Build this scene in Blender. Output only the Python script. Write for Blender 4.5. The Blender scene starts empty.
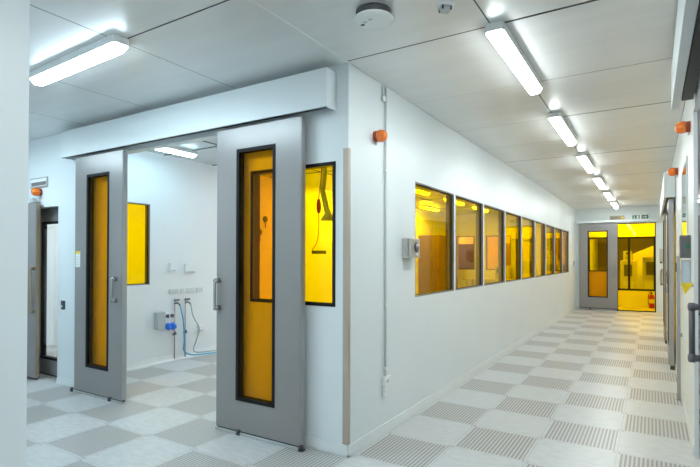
import bpy, bmesh, math, random
from mathutils import Vector, Matrix
random.seed(4)
S = bpy.context.scene
COL = S.collection
H = 3.117          # ceiling height
PI = math.pi

# ------------------------------------------------------------------ materials
def new_mat(name):
    m = bpy.data.materials.new(name); m.use_nodes = True
    nt = m.node_tree; nt.nodes.clear()
    out = nt.nodes.new('ShaderNodeOutputMaterial')
    return m, nt, out

def pbr(name, col, rough=.5, metal=0., var=.03, scale=6., bump=0., spec=.5, coat=0., stretch=None):
    m, nt, out = new_mat(name)
    b = nt.nodes.new('ShaderNodeBsdfPrincipled')
    b.inputs['Roughness'].default_value = rough
    b.inputs['Metallic'].default_value = metal
    b.inputs['Specular IOR Level'].default_value = spec
    b.inputs['Coat Weight'].default_value = coat
    tc = nt.nodes.new('ShaderNodeTexCoord')
    src = tc.outputs['Object']
    if stretch:
        mp = nt.nodes.new('ShaderNodeMapping'); mp.inputs['Scale'].default_value = stretch
        nt.links.new(src, mp.inputs[0]); src = mp.outputs[0]
    n = nt.nodes.new('ShaderNodeTexNoise'); n.inputs['Scale'].default_value = scale
    n.inputs['Detail'].default_value = 4
    nt.links.new(src, n.inputs['Vector'])
    r = nt.nodes.new('ShaderNodeValToRGB')
    lo = [max(0, c * (1 - var)) for c in col]; hi = [min(1, c * (1 + var)) for c in col]
    r.color_ramp.elements[0].position = .3; r.color_ramp.elements[1].position = .7
    r.color_ramp.elements[0].color = (*lo, 1); r.color_ramp.elements[1].color = (*hi, 1)
    nt.links.new(n.outputs['Fac'], r.inputs[0]); nt.links.new(r.outputs[0], b.inputs['Base Color'])
    if bump:
        bp = nt.nodes.new('ShaderNodeBump'); bp.inputs['Strength'].default_value = bump
        bp.inputs['Distance'].default_value = .01
        nt.links.new(n.outputs['Fac'], bp.inputs['Height']); nt.links.new(bp.outputs[0], b.inputs['Normal'])
    nt.links.new(b.outputs[0], out.inputs[0])
    return m

def glass(name, tint, ior=1.5, rough=0.0):
    m, nt, out = new_mat(name)
    t = nt.nodes.new('ShaderNodeBsdfTransparent'); t.inputs[0].default_value = (*tint, 1)
    g = nt.nodes.new('ShaderNodeBsdfGlossy'); g.inputs['Roughness'].default_value = rough
    f = nt.nodes.new('ShaderNodeFresnel')
    ge = nt.nodes.new('ShaderNodeNewGeometry')
    nt.links.new(math_node(nt, 'SUBTRACT', ior, math_node(nt, 'MULTIPLY', ge.outputs['Backfacing'], ior-1/ior)), f.inputs[0])
    mx = nt.nodes.new('ShaderNodeMixShader')
    nt.links.new(f.outputs[0], mx.inputs[0]); nt.links.new(t.outputs[0], mx.inputs[1]); nt.links.new(g.outputs[0], mx.inputs[2])
    nt.links.new(mx.outputs[0], out.inputs[0])
    return m

def emit(name, col, st):
    m, nt, out = new_mat(name)
    e = nt.nodes.new('ShaderNodeEmission'); e.inputs[0].default_value = (*col, 1); e.inputs[1].default_value = st
    nt.links.new(e.outputs[0], out.inputs[0]); return m

def math_node(nt, op, a, b=None, c=None):
    n = nt.nodes.new('ShaderNodeMath'); n.operation = op
    for i, v in enumerate((a, b, c)):
        if v is None: continue
        if isinstance(v, (int, float)): n.inputs[i].default_value = v
        else: nt.links.new(v, n.inputs[i])
    return n.outputs[0]

def floor_material():
    m, nt, out = new_mat('floor_tiles')
    b = nt.nodes.new('ShaderNodeBsdfPrincipled')
    tc = nt.nodes.new('ShaderNodeTexCoord'); sp = nt.nodes.new('ShaderNodeSeparateXYZ')
    nt.links.new(tc.outputs['Object'], sp.inputs[0])
    s = .59
    u = math_node(nt, 'DIVIDE', math_node(nt, 'SUBTRACT', sp.outputs[0], .03), s)
    v = math_node(nt, 'DIVIDE', math_node(nt, 'SUBTRACT', sp.outputs[1], .05), s)
    fi, fj = math_node(nt, 'FLOOR', u), math_node(nt, 'FLOOR', v)
    fu, fv = math_node(nt, 'SUBTRACT', u, fi), math_node(nt, 'SUBTRACT', v, fj)
    par = math_node(nt, 'FLOORED_MODULO', math_node(nt, 'ADD', fi, fj), 2.0)
    perf = math_node(nt, 'SUBTRACT', 1.0, par)
    # distance to the tile edge
    eu = math_node(nt, 'MINIMUM', fu, math_node(nt, 'SUBTRACT', 1.0, fu))
    ev = math_node(nt, 'MINIMUM', fv, math_node(nt, 'SUBTRACT', 1.0, fv))
    e = math_node(nt, 'MINIMUM', eu, ev)
    inside = math_node(nt, 'GREATER_THAN', e, .035)
    seam = math_node(nt, 'LESS_THAN', e, .005)
    # slots running along y
    w = math_node(nt, 'FRACT', math_node(nt, 'MULTIPLY', fu, 20.0))
    slot = math_node(nt, 'LESS_THAN', w, .52)
    slot = math_node(nt, 'MULTIPLY', slot, math_node(nt, 'MULTIPLY', inside, perf))
    # screw spots at tile corners
    corner = math_node(nt, 'ADD', math_node(nt, 'POWER', math_node(nt, 'SUBTRACT', eu, .028), 2.0),
                       math_node(nt, 'POWER', math_node(nt, 'SUBTRACT', ev, .028), 2.0))
    screw = math_node(nt, 'LESS_THAN', corner, .00012)
    n = nt.nodes.new('ShaderNodeTexNoise'); n.inputs['Scale'].default_value = 9; n.inputs['Detail'].default_value = 6
    mp = nt.nodes.new('ShaderNodeMapping'); mp.inputs['Scale'].default_value = (1, 3, 1)
    nt.links.new(tc.outputs['Object'], mp.inputs[0]); nt.links.new(mp.outputs[0], n.inputs['Vector'])
    r = nt.nodes.new('ShaderNodeValToRGB')
    r.color_ramp.elements[0].position = .35; r.color_ramp.elements[1].position = .65
    r.color_ramp.elements[0].color = (.50, .51, .51, 1); r.color_ramp.elements[1].color = (.57, .58, .575, 1)
    nt.links.new(n.outputs['Fac'], r.inputs[0])
    def mix(a, col, fac):
        mx = nt.nodes.new('ShaderNodeMix'); mx.data_type = 'RGBA'
        nt.links.new(fac, mx.inputs[0]); nt.links.new(a, mx.inputs[6]); mx.inputs[7].default_value = (*col, 1)
        return mx.outputs[2]
    c = mix(r.outputs[0], (.51, .505, .49), math_node(nt, 'MULTIPLY', perf, inside))
    c = mix(c, (.27, .26, .25), slot)
    c = mix(c, (.42, .42, .42), seam)
    c = mix(c, (.16, .16, .16), screw)
    nt.links.new(c, b.inputs['Base Color'])
    b.inputs['Roughness'].default_value = .34
    b.inputs['Specular IOR Level'].default_value = .4
    nt.links.new(b.outputs[0], out.inputs[0])
    return m

M = {}
M['wall'] = pbr('wall_white', (.725, .775, .795), .38, var=.015, scale=1.5)
M['room_wall'] = pbr('room_wall_white', (.78, .80, .81), .4, var=.012, scale=1.5)
M['skirt'] = pbr('skirting_white', (.70, .73, .735), .35, var=.02)
M['ceil'] = pbr('ceiling_metal', (.74, .745, .74), .36, metal=.25, var=.03, scale=1.2, stretch=(1, 6, 1))
M['ceil_room'] = pbr('room_ceiling_white', (.62, .66, .68), .35, metal=.2, var=.02)
M['gap'] = pbr('ceiling_joint', (.10, .10, .10), .7)
M['floor'] = floor_material()
M['door'] = pbr('door_grey', (.275, .262, .258), .3, metal=.12, var=.02, scale=3)
M['door_edge'] = pbr('door_edge_aluminium', (.42, .42, .43), .35, metal=.6, var=.03)
M['black'] = pbr('black_gasket', (.008, .008, .009), .6, spec=.2)
M['track'] = pbr('track_dark', (.055, .06, .065), .5, metal=.3)
M['frame'] = pbr('window_frame_grey', (.21, .195, .195), .4, metal=.2)
M['steel'] = pbr('brushed_steel', (.56, .54, .51), .32, metal=.9, var=.08, scale=3, stretch=(30, 30, .6))
M['chrome'] = pbr('handle_steel', (.42, .42, .43), .25, metal=.9)
M['guard'] = pbr('corner_steel', (.47, .40, .33), .35, metal=.25, var=.1, scale=2, stretch=(8, 8, .8))
M['bronze'] = pbr('warm_metal', (.36, .29, .22), .4, metal=.6)
M['white_plastic'] = pbr('white_plastic', (.78, .80, .80), .4)
M['grey_plastic'] = pbr('grey_plastic', (.46, .48, .49), .45)
M['dark_plastic'] = pbr('dark_plastic', (.05, .05, .055), .5)
M['conduit'] = pbr('conduit_grey', (.60, .63, .64), .45)
M['grey_box'] = pbr('dark_grey_enamel', (.13, .13, .14), .4)
M['blue_white'] = pbr('pale_blue_enamel', (.52, .58, .66), .35)
M['amber'] = glass('amber_glass', (.998, .77, .006), 1.24)
M['clear'] = glass('clear_glass', (.95, .97, .96))
M['orange'] = pbr('beacon_orange', (.90, .19, .01), .18, coat=.6, var=.1, scale=30)
M['beacon_base'] = pbr('beacon_base', (.35, .055, .02), .4)
M['blue'] = pbr('connector_blue', (.01, .16, .72), .35)
M['hose_blue'] = pbr('hose_blue', (.05, .42, .66), .35)
M['hose_grey'] = pbr('hose_grey', (.30, .38, .42), .4)
M['pipe'] = pbr('copper_pipe', (.42, .33, .32), .35, metal=.5)
M['red'] = pbr('red_enamel', (.42, .02, .012), .35)
M['green'] = pbr('sign_green', (.02, .17, .10), .5)
M['sign_white'] = pbr('sign_white', (.82, .84, .83), .5)
M['sign_tan'] = pbr('sign_tan', (.40, .34, .22), .5)
M['yellow'] = pbr('sign_yellow', (.86, .62, .02), .45)
M['glossy_panel'] = pbr('polished_door_skin', (.20, .205, .21), .03, metal=.0, var=.02, spec=.9, coat=1.)
M['brown_cab'] = pbr('dark_bronze_enamel', (.17, .10, .06), .4, metal=.1)
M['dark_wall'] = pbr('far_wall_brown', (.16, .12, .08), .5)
M['cream'] = pbr('cream_enamel', (.72, .70, .64), .4)
for nm_, c_, st_ in (('lamp_corr', (.90, .99, 1.0), 42), ('lamp_lobby', (.70, .90, 1.0), 88), ('lamp_lab', (.50, .83, 1.0), 22), ('lamp_lab_deep', (.92, .95, .98), 84),
                     ('lamp_white', (1.0, .98, .92), 115), ('lamp_side', (1.0, .97, .9), 30)):
    M[nm_] = emit(nm_, c_, st_)
    M[nm_ + '_side'] = emit(nm_ + '_side', c_, st_ * (.2 if nm_ == 'lamp_lobby' else .5))

# ------------------------------------------------------------------ mesh builder
class MB:
    def __init__(s): s.bm = bmesh.new()
    def _add(s, bm2, mi=0, smooth=False):
        me = bpy.data.meshes.new('t'); 
        for f in bm2.faces: f.material_index = mi; f.smooth = smooth
        bm2.to_mesh(me); bm2.free(); s.bm.from_mesh(me); bpy.data.meshes.remove(me); return s
    def box(s, x0, x1, y0, y1, z0, z1, bev=0., mi=0, seg=2):
        b = bmesh.new(); bmesh.ops.create_cube(b, size=1)
        for v in b.verts:
            v.co = Vector(((x0+x1)/2 + v.co.x*abs(x1-x0), (y0+y1)/2 + v.co.y*abs(y1-y0), (z0+z1)/2 + v.co.z*abs(z1-z0)))
        if bev: bmesh.ops.bevel(b, geom=b.edges[:], offset=bev, segments=seg, affect='EDGES', profile=.5)
        return s._add(b, mi)
    def cyl(s, p0, p1, r0, r1=None, n=20, mi=0, bev=0.):
        r1 = r0 if r1 is None else r1
        p0, p1 = Vector(p0), Vector(p1); d = p1-p0
        b = bmesh.new(); bmesh.ops.create_cone(b, cap_ends=True, segments=n, radius1=r0, radius2=r1, depth=d.length)
        if bev:
            ed = [e for e in b.edges if len(e.link_faces) == 2 and any(len(f.verts) > 4 for f in e.link_faces)]
            bmesh.ops.bevel(b, geom=ed, offset=bev, segments=2, affect='EDGES')
        q = Vector((0, 0, 1)).rotation_difference(d.normalized()).to_matrix().to_4x4()
        bmesh.ops.transform(b, matrix=Matrix.Translation((p0+p1)/2) @ q, verts=b.verts)
        for f in b.faces: f.smooth = len(f.verts) == 4
        me = bpy.data.meshes.new('t')
        for f in b.faces: f.material_index = mi
        b.to_mesh(me); b.free(); s.bm.from_mesh(me); bpy.data.meshes.remove(me); return s
    def lathe(s, prof, origin, axis, n=28, mi=0):
        # prof: list of (radius, height along the axis)
        b = bmesh.new(); rings = []
        for r, h in prof:
            if r < 1e-5: rings.append([b.verts.new((0, 0, h))])
            else: rings.append([b.verts.new((r*math.cos(2*PI*k/n), r*math.sin(2*PI*k/n), h)) for k in range(n)])
        for A, B in zip(rings, rings[1:]):
            for k in range(n):
                a0, a1 = A[k % len(A)], A[(k+1) % len(A)]; b0, b1 = B[k % len(B)], B[(k+1) % len(B)]
                vs = []
                for v in (a0, a1, b1, b0):
                    if v not in vs: vs.append(v)
                if len(vs) > 2: b.faces.new(vs)
        bmesh.ops.recalc_face_normals(b, faces=b.faces[:])
        q = Vector((0, 0, 1)).rotation_difference(Vector(axis).normalized()).to_matrix().to_4x4()
        bmesh.ops.transform(b, matrix=Matrix.Translation(origin) @ q, verts=b.verts)
        return s._add(b, mi, True)
    def tube(s, pts, r, n=10, mi=0, sub=6):
        # smooth tube through points
        P = [Vector(p) for p in pts]
        if sub > 1 and len(P) > 2:
            Q = []
            E = [P[0]*2-P[1]] + P + [P[-1]*2-P[-2]]
            for i in range(1, len(E)-2):
                a, b_, c, d = E[i-1:i+3]
                for k in range(sub):
                    t = k/sub
                    Q.append(.5*((2*b_)+(c-a)*t+(2*a-5*b_+4*c-d)*t*t+(-a+3*b_-3*c+d)*t**3))
            Q.append(P[-1]); P = Q
        b = bmesh.new(); rings = []
        up = Vector((.31, .17, .93)).normalized()
        for i, p in enumerate(P):
            t = (P[min(i+1, len(P)-1)]-P[max(i-1, 0)]).normalized()
            a = t.cross(up)
            if a.length < 1e-4: a = t.cross(Vector((1, 0, 0)))
            a.normalize(); c = t.cross(a)
            rings.append([b.verts.new(p+a*r*math.cos(2*PI*k/n)+c*r*math.sin(2*PI*k/n)) for k in range(n)])
        for A, B in zip(rings, rings[1:]):
            for k in range(n): b.faces.new((A[k], A[(k+1) % n], B[(k+1) % n], B[k]))
        b.faces.new(rings[0][::-1]); b.faces.new(rings[-1])
        bmesh.ops.recalc_face_normals(b, faces=b.faces[:])
        return s._add(b, mi, True)
    def prism(s, poly, axis, h0, h1, mi=0, bev=0.):
        # poly in the two remaining axes, extruded along the axis from h0 to h1
        def P(a, c, h): return {'x': (h, a, c), 'y': (a, h, c), 'z': (a, c, h)}[axis]
        b = bmesh.new()
        A = [b.verts.new(P(a, c, h0)) for a, c in poly]; B = [b.verts.new(P(a, c, h1)) for a, c in poly]
        n = len(poly)
        b.faces.new(A); b.faces.new(B[::-1])
        for k in range(n): b.faces.new((A[k], B[k], B[(k+1) % n], A[(k+1) % n]))
        bmesh.ops.recalc_face_normals(b, faces=b.faces[:])
        if bev: bmesh.ops.bevel(b, geom=b.edges[:], offset=bev, segments=2, affect='EDGES')
        return s._add(b, mi)
    def frame_y(s, x0, x1, z0, z1, y0, y1, w, mi=0):
        return s.box(x0, x0+w, y0, y1, z0, z1, mi=mi).box(x1-w, x1, y0, y1, z0, z1, mi=mi).box(x0+w, x1-w, y0, y1, z0, z0+w, mi=mi).box(x0+w, x1-w, y0, y1, z1-w, z1, mi=mi)
    def frame_x(s, y0, y1, z0, z1, x0, x1, w, mi=0):
        return s.box(x0, x1, y0, y0+w, z0, z1, mi=mi).box(x0, x1, y1-w, y1, z0, z1, mi=mi).box(x0, x1, y0+w, y1-w, z0, z0+w, mi=mi).box(x0, x1, y0+w, y1-w, z1-w, z1, mi=mi)

def root_loc(o):
    while o.parent: o = o.parent
    return o.location
def obj(name, mb, mat, parent=None, label=None):
    me = bpy.data.meshes.new(name)
    if parent is not None:
        off = root_loc(parent); bmesh.ops.translate(mb.bm, vec=-Vector(off), verts=mb.bm.verts)
    mb.bm.to_mesh(me); mb.bm.free()
    for m in (mat if isinstance(mat, (list, tuple)) else [mat]): me.materials.append(M[m])
    o = bpy.data.objects.new(name, me); COL.objects.link(o)
    if parent is not None: o.parent = parent
    if label: o['label'] = label
    return o
def tag(o, label, cat, group=None, kind=None):
    o['label'] = label; o['category'] = cat
    if group: o['group'] = group
    if kind: o['kind'] = kind
    return o
def thing(name, loc, label, cat, group=None, kind=None):
    o = bpy.data.objects.new(name, None); o.empty_display_size = .1; COL.objects.link(o); o.location = loc
    return tag(o, label, cat, group, kind)
def struct(name, mb, mat, label=None, cat=None, parent=None):
    o = obj(name, mb, mat, parent); o['kind'] = 'structure'
    if label: o['label'] = label; o['category'] = cat
    return o
def dup(root, loc, rz=0, label=None, group=None):
    r = root.copy(); COL.objects.link(r); r.location = loc; r.rotation_euler = (0, 0, rz)
    if label: r['label'] = label
    if group: r['group'] = group
    for ch in list(root.children):
        c = ch.copy(); COL.objects.link(c); c.parent = r
        for g in list(ch.children):
            d = g.copy(); COL.objects.link(d); d.parent = c
    return r

XR = 2.33      # right wall plane
YE = 13.5      # end wall plane
YL = 15.2      # glazed partition beyond the end doorway
YB = -6.0      # behind the camera
XP, YP = -.506, -2.1   # corner of the near left wall

# ------------------------------------------------------------------ floor
struct('floor', MB().box(-7.2, 5.2, YB-.1, 21, -.12, 0), 'floor', 'pale raised floor of solid and slotted square tiles in a chequer', 'floor')

# ------------------------------------------------------------------ ceiling : bowed metal panels over dark joints
def ceiling():
    mb = MB(); b = mb.bm
    def panel(x0, x1, y0, y1, gx=.004, gy=.006, sag=.004, tilt=0., gy1=None):
        x0 += gx; x1 -= gx; y0 += gy; y1 -= gy if gy1 is None else gy1
        N = 6; g = []
        for i in range(N+1):
            row = []
            for j in range(N+1):
                u, v = i/N, j/N
                z = H - sag*16*u*(1-u)*v*(1-v)*.6 + tilt*(v-.5)
                row.append(b.verts.new((x0+(x1-x0)*u, y0+(y1-y0)*v, z)))
            g.append(row)
        for i in range(N):
            for j in range(N):
                f = b.faces.new((g[i][j], g[i][j+1], g[i+1][j+1], g[i+1][j])); f.smooth = True
    # corridor: two columns of panels
    ys = [-6.0, -4.85, -3.65, -2.45, -1.24, -.03, 1.22, 2.47, 3.6, 4.75, 5.9, 7.05, 8.2, 9.35, 10.5, 11.7, 12.6, 13.5]
    sg = lambda i, x: (.011 if x > 1 else .005) if i % 2 else .0015
    for k, (a, c) in enumerate(zip(ys, ys[1:])):
        for x0, x1 in ((0, 1.14), (1.14, XR)):
            if c < -.2: x0 = max(x0, XP)
            panel(x0, x1, a, c, gx=.005, gy=sg(k, x0), gy1=sg(k+1, x0), sag=random.uniform(.001, .0045), tilt=random.uniform(-.002, .003))
    # lobby and side corridor on the left
    for x0, x1 in ((-7.2, -6.0), (-6.0, -4.8), (-4.8, -3.6), (-3.6, -2.4), (-2.4, -1.2), (-1.2, 0)):
        panel(x0, x1, -1.18, 0, gx=.003, sag=.002)
        panel(x0, x1, -2.1, -1.18, sag=.003)
        if x1 > -.3: panel(-.506, 0, YB, -2.1, sag=.003)
    o = struct('ceiling', mb, 'ceil', 'grey satin metal panelled ceiling', 'ceiling')
    return o
ceiling()
struct('trim_4', MB().box(-.007, .007, YB, 0, H-.0025, H+.005), 'white_plastic')
struct('ceiling_backing', MB().box(-7.2, 5.2, YB-.1, 21, H+.012, H+.1), 'gap')
struct('ceiling_laboratory', MB().box(-4.2, -.1, .1, YE, H-.004, H+.01).box(-7.1, -4.3, .1, 5, H-.004, H+.01), 'ceil_room')
struct('ceiling_far', MB().box(-4.3, 5, YE+.1, YL+.1, H-.004, H+.01).box(-4.3, 0, YL+.1, 17.3, H-.004, H+.01), 'ceil_room')
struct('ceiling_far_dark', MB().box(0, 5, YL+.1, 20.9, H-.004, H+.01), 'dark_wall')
# thin joints of the laboratory ceiling
mb = MB()
for y in (1.5, 2.45, 3.9, 6.3, 8.7, 11.1): mb.box(-4.2, -.1, y-.012, y+.012, H-.012, H-.003)
for x in (-3.0, -1.8): mb.box(x-.012, x+.012, .1, YE, H-.012, H-.003)
struct('trim_1', mb, 'gap')

# ------------------------------------------------------------------ walls
WZ0, WZ1 = 1.173, 2.347
W0, WS, WW = 1.283, 1.2, 1.145       # first corridor window, spacing, width
mb = MB()
mb.box(-.1, 0, 0, YE+.1, 0, WZ0).box(-.1, 0, 0, YE+.1, WZ1, H+.02).box(-.1, 0, 0, W0, WZ0, WZ1).box(-.1, 0, W0+8*WS+WW, YE+.1, WZ0, WZ1)
for k in range(8): mb.box(-.1, 0, W0+k*WS+WW, W0+(k+1)*WS, WZ0, WZ1)
struct('wall_corridor', mb, 'wall', 'long white corridor wall pierced by nine amber windows', 'wall')
# wall carrying the sliding doors
DX0, DX1, DZ = -3.03, -1.34, 2.735     # opening
PX0, PX1, PZ = -5.2, -4.26, 2.215       # doorway further left
FWX0, FWX1 = -1.04, -.12
mb = MB()
T = 0.1
mb.box(-7.2, 0-.1, 0, T, DZ, H+.02)
mb.box(FWX1, -.1, 0, T, 0, DZ)
mb.box(DX1, FWX1, 0, T, 0, WZ0).box(DX1, FWX1, 0, T, WZ1, DZ).box(DX1, FWX0, 0, T, WZ0, WZ1)
mb.box(PX1, DX0, 0, T, 0, DZ).box(PX0, PX1, 0, T, PZ, DZ).box(-7.2, PX0, 0, T, 0, DZ)
struct('wall_front', mb, 'wall', 'white lobby wall holding the pair of sliding doors', 'wall')
struct('wall_right', MB().box(XR, XR+.1, YB, -.8, 0, H+.02).box(XR, XR+.02, -.8, 1.44, 2.74, H+.02).box(XR, XR+.02, 1.44, 4.2, 0, H+.02).box(XR, XR+.1, 4.2, YE+.1, 0, H+.02), 'wall', 'white wall on the right side of the corridor', 'wall')
EX0, EX1, EZ = 1.15, 2.14, 2.63
mb = MB().box(0, EX0, YE, YE+.1, 0, WZ0).box(0, EX0, YE, YE+.1, 2.5, EZ).box(0, .2, YE, YE+.1, WZ0, 2.5).box(1.1, EX0, YE, YE+.1, WZ0, 2.5).box(EX1, XR, YE, YE+.1, 0, EZ).box(0, XR, YE, YE+.1, EZ, H+.02)
struct('wall_end', mb, 'wall', 'white wall closing the corridor with a door opening', 'wall')
mb = MB().box(XP-2.0, XP, YP-.1, YP, 0, H+.02).box(XP-.1, XP, YB, YP-.1, 0, H+.02).box(-7.2, XP-2.0, YP-.1, YP, 0, H+.02)
struct('wall_near', mb, 'wall', 'white wall end close to the camera at the left edge', 'wall')
struct('wall_back', MB().box(XP-.1, XR+.1, YB-.1, YB, 0, H+.02), 'wall')
struct('wall_left', MB().box(-7.3, -7.2, YP-.1, 5.1, 0, H+.02), 'wall')
# laboratory behind: left wall with a window, back wall with doorway and windows
LX = -4.2
LW0, LW1 = .12, 1.262
mb = MB().box(LX-.1, LX, T, YE, 0, WZ0).box(LX-.1, LX, T, YE, WZ1, H+.02).box(LX-.1, LX, LW1, YE, WZ0, WZ1)
struct('wall_laboratory', mb, 'room_wall', 'bluish white wall inside the laboratory seen through the open sliding doors', 'wall')
BW = [(-3.85, -3.22), (-2.82, -1.98), (-.6, -.14)]
BD0, BD1 = -1.65, -.85
mb = MB()
mb.box(LX, -.1, YE, YE+.1, EZ, H+.02)
prev = LX
for a, c, kind in sorted([(a, c, 'w') for a, c in BW] + [(BD0, BD1, 'd')]):
    mb.box(prev, a, YE, YE+.1, 0, EZ)
    if kind == 'w': mb.box(a, c, YE, YE+.1, 0, WZ0).box(a, c, YE, YE+.1, WZ1, EZ)
    prev = c
mb.box(prev, -.1, YE, YE+.1, 0, EZ)
struct('wall_laboratory_back', mb, 'room_wall')
# amber lit rooms beyond

mb = MB().box(-4.3, -4.2, YE+.1, 21, 0, H+.02).box(-.1, 0, YE+.1, YL, 0, H+.02).box(XR, XR+.1, YE+.1, YL, 0, H+.02).box(-4.3, 0, 17.2, 17.3, 0, H+.02).box(-.1, 0, YL, 21, 0, H+.02)
mb.box(4.9, 5.0, YE, YL, 0, H+.02).box(XR+.1, 5, YE, YE+.1, 0, H+.02)
struct('wall_far', mb, 'room_wall')
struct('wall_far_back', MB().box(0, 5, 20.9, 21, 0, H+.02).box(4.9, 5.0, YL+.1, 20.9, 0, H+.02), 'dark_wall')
mb = MB().box(0, 4.9, YL, YL+.1, 0, .52).box(0, 4.9, YL, YL+.1, 2.29, H+.02)
struct('wall_lobby', mb, 'room_wall', 'low wall and bulkhead of the glazed partition beyond the end doorway', 'wall')
struct('wall_side_room', MB().box(-7.2, -4.3, 5, 5.1, 0, H+.02), 'room_wall')

# baseboards : coved skirting strips
def skirt(pts_poly, axis, a, c):
    return MB().prism(pts_poly, axis, a, c)
sk = .085
mb = MB().prism([(0, 0), (.018, 0), (.018, .02), (.008, sk), (0, sk)], 'y', -.018, YE)
struct('baseboard_corridor', mb, 'skirt', 'low white skirting along the corridor wall', 'baseboard')
mb = MB()
for a, c in ((DX1, .018), (PX1, DX0), (-7.2, PX0)): mb.prism([(0, 0), (-.018, 0), (-.018, .02), (-.008, sk), (0, sk)], 'x', a, c)
struct('baseboard_front', mb, 'skirt')
mb = MB().prism([(XP, 0), (XP+.018, 0), (XP+.018, .02), (XP+.008, sk), (XP, sk)], 'y', YB, YP)
struct('baseboard_near', mb, 'skirt')
mb = MB().prism([(LX, 0), (LX+.05, 0), (LX+.03, .03), (LX+.012, sk), (LX, sk)], 'y', T, YE)
struct('baseboard_laboratory', mb, 'skirt')
mb = MB()
for a, c in ((0.018, EX0), (EX1, XR)): mb.prism([(YE, 0), (YE-.018, 0), (YE-.018, .02), (YE-.008, sk), (YE, sk)], 'x', a, c)
struct('baseboard_end', mb, 'skirt')
mb = MB()
for a, c in ((YB, -1.0), (1.47, 4.95), (6.1, 7.45), (8.5, YE)): mb.prism([(XR, 0), (XR-.012, 0), (XR-.012, .02), (XR-.006, sk), (XR, sk)], 'y', a, c)
struct('baseboard_right', mb, 'skirt')

# ------------------------------------------------------------------ windows
wn = [0]
def window_x(y0, y1, x_face, depth, label, sgn=1):
    # in a wall whose visible face is the plane x = x_face, facing +x (sgn 1)
    wn[0] += 1
    r = thing('window_%d' % wn[0], (x_face-sgn*depth/2, (y0+y1)/2, WZ0), label, 'window', kind='structure')
    xa, xb = x_face-sgn*.1, x_face+sgn*.001
    fr = MB().frame_x(y0, y1, WZ0, WZ1, min(xa, xb), max(xa, xb), .012)
    obj('window_frame', fr, 'frame', r)
    gk = MB().frame_x(y0+.012, y1-.012, WZ0+.012, WZ1-.012, x_face-sgn*(depth+.006), x_face-sgn*(depth-.006), .008)
    obj('gasket', gk, 'black', r)
    obj('pane', MB().box(x_face-sgn*depth-.003, x_face-sgn*depth+.003, y0+.02, y1-.02, WZ0+.02, WZ1-.02), 'amber', r)
    return r
def window_y(x0, x1, y_face, depth, label, z0=WZ0, z1=WZ1, mat='amber'):
    wn[0] += 1
    r = thing('window_%d' % wn[0], ((x0+x1)/2, y_face+depth/2, z0), label, 'window', kind='structure')
    obj('window_frame', MB().frame_y(x0, x1, z0, z1, y_face-.001, y_face+.1, .022), 'frame', r)
    obj('gasket', MB().frame_y(x0+.0, x1-.0, z0+.0, z1-.0, y_face-.004, y_face-.0011, .03), 'black', r)
    obj('pane', MB().box(x0+.02, x1-.02, y_face+depth-.003, y_face+depth+.003, z0+.02, z1-.02), mat, r)
    return r
names = ['amber corridor window nearest the camera, beside the steel wall box', 'second amber corridor window from the camera', 'third amber corridor window from the camera',
         'fourth amber corridor window from the camera', 'fifth amber corridor window, in the middle of the row', 'fourth amber corridor window from the far end',
         'third amber corridor window from the far end', 'second amber corridor window from the far end', 'amber corridor window nearest the far end door']
for k in range(9): window_x(W0+k*WS, W0+k*WS+WW, 0, .03, names[k])
window_y(FWX0, FWX1, 0, .03, 'amber window in the lobby wall partly behind the right sliding door')
window_x(LW0, LW1, LX, .03, 'amber window on the laboratory wall seen between the sliding doors')
for (a, c), l in zip(BW, ('small amber window at the far left of the laboratory back wall', 'wide amber window in the laboratory back wall', 'narrow amber window of the laboratory back wall next to the corridor')):
    window_y(a, c, YE, .03, l)
window_y(.2, 1.1, YE, .03, 'amber window in the end wall hidden behind the far grey door leaf', WZ0, 2.5, 'clear')
window_y(EX0-.01, EX1, YE+.03, .03, 'full height amber glazed panel filling the end doorway', 0.002, EZ)
# glazed partition beyond the end doorway
wn[0] += 1
r = thing('window_%d' % wn[0], (1.4, YL+.05, .52), 'tall glazed amber partition with dark posts beyond the end doorway', 'window', kind='structure')
fr = MB().box(0, 4.9, YL+.01, YL+.09, .52, .58).box(0, 4.9, YL+.01, YL+.09, 2.23, 2.29)
obj('window_frame', fr, 'black', r)
for x in (.2, 1.40, 2.12, 3.4): obj('post', MB().box(x-.035, x+.035, YL+.008, YL+.092, .58, 2.23), 'black', r)
obj('pane', MB().box(0.01, 4.89, YL+.047, YL+.053, .58, 2.23), 'clear', r)

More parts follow.
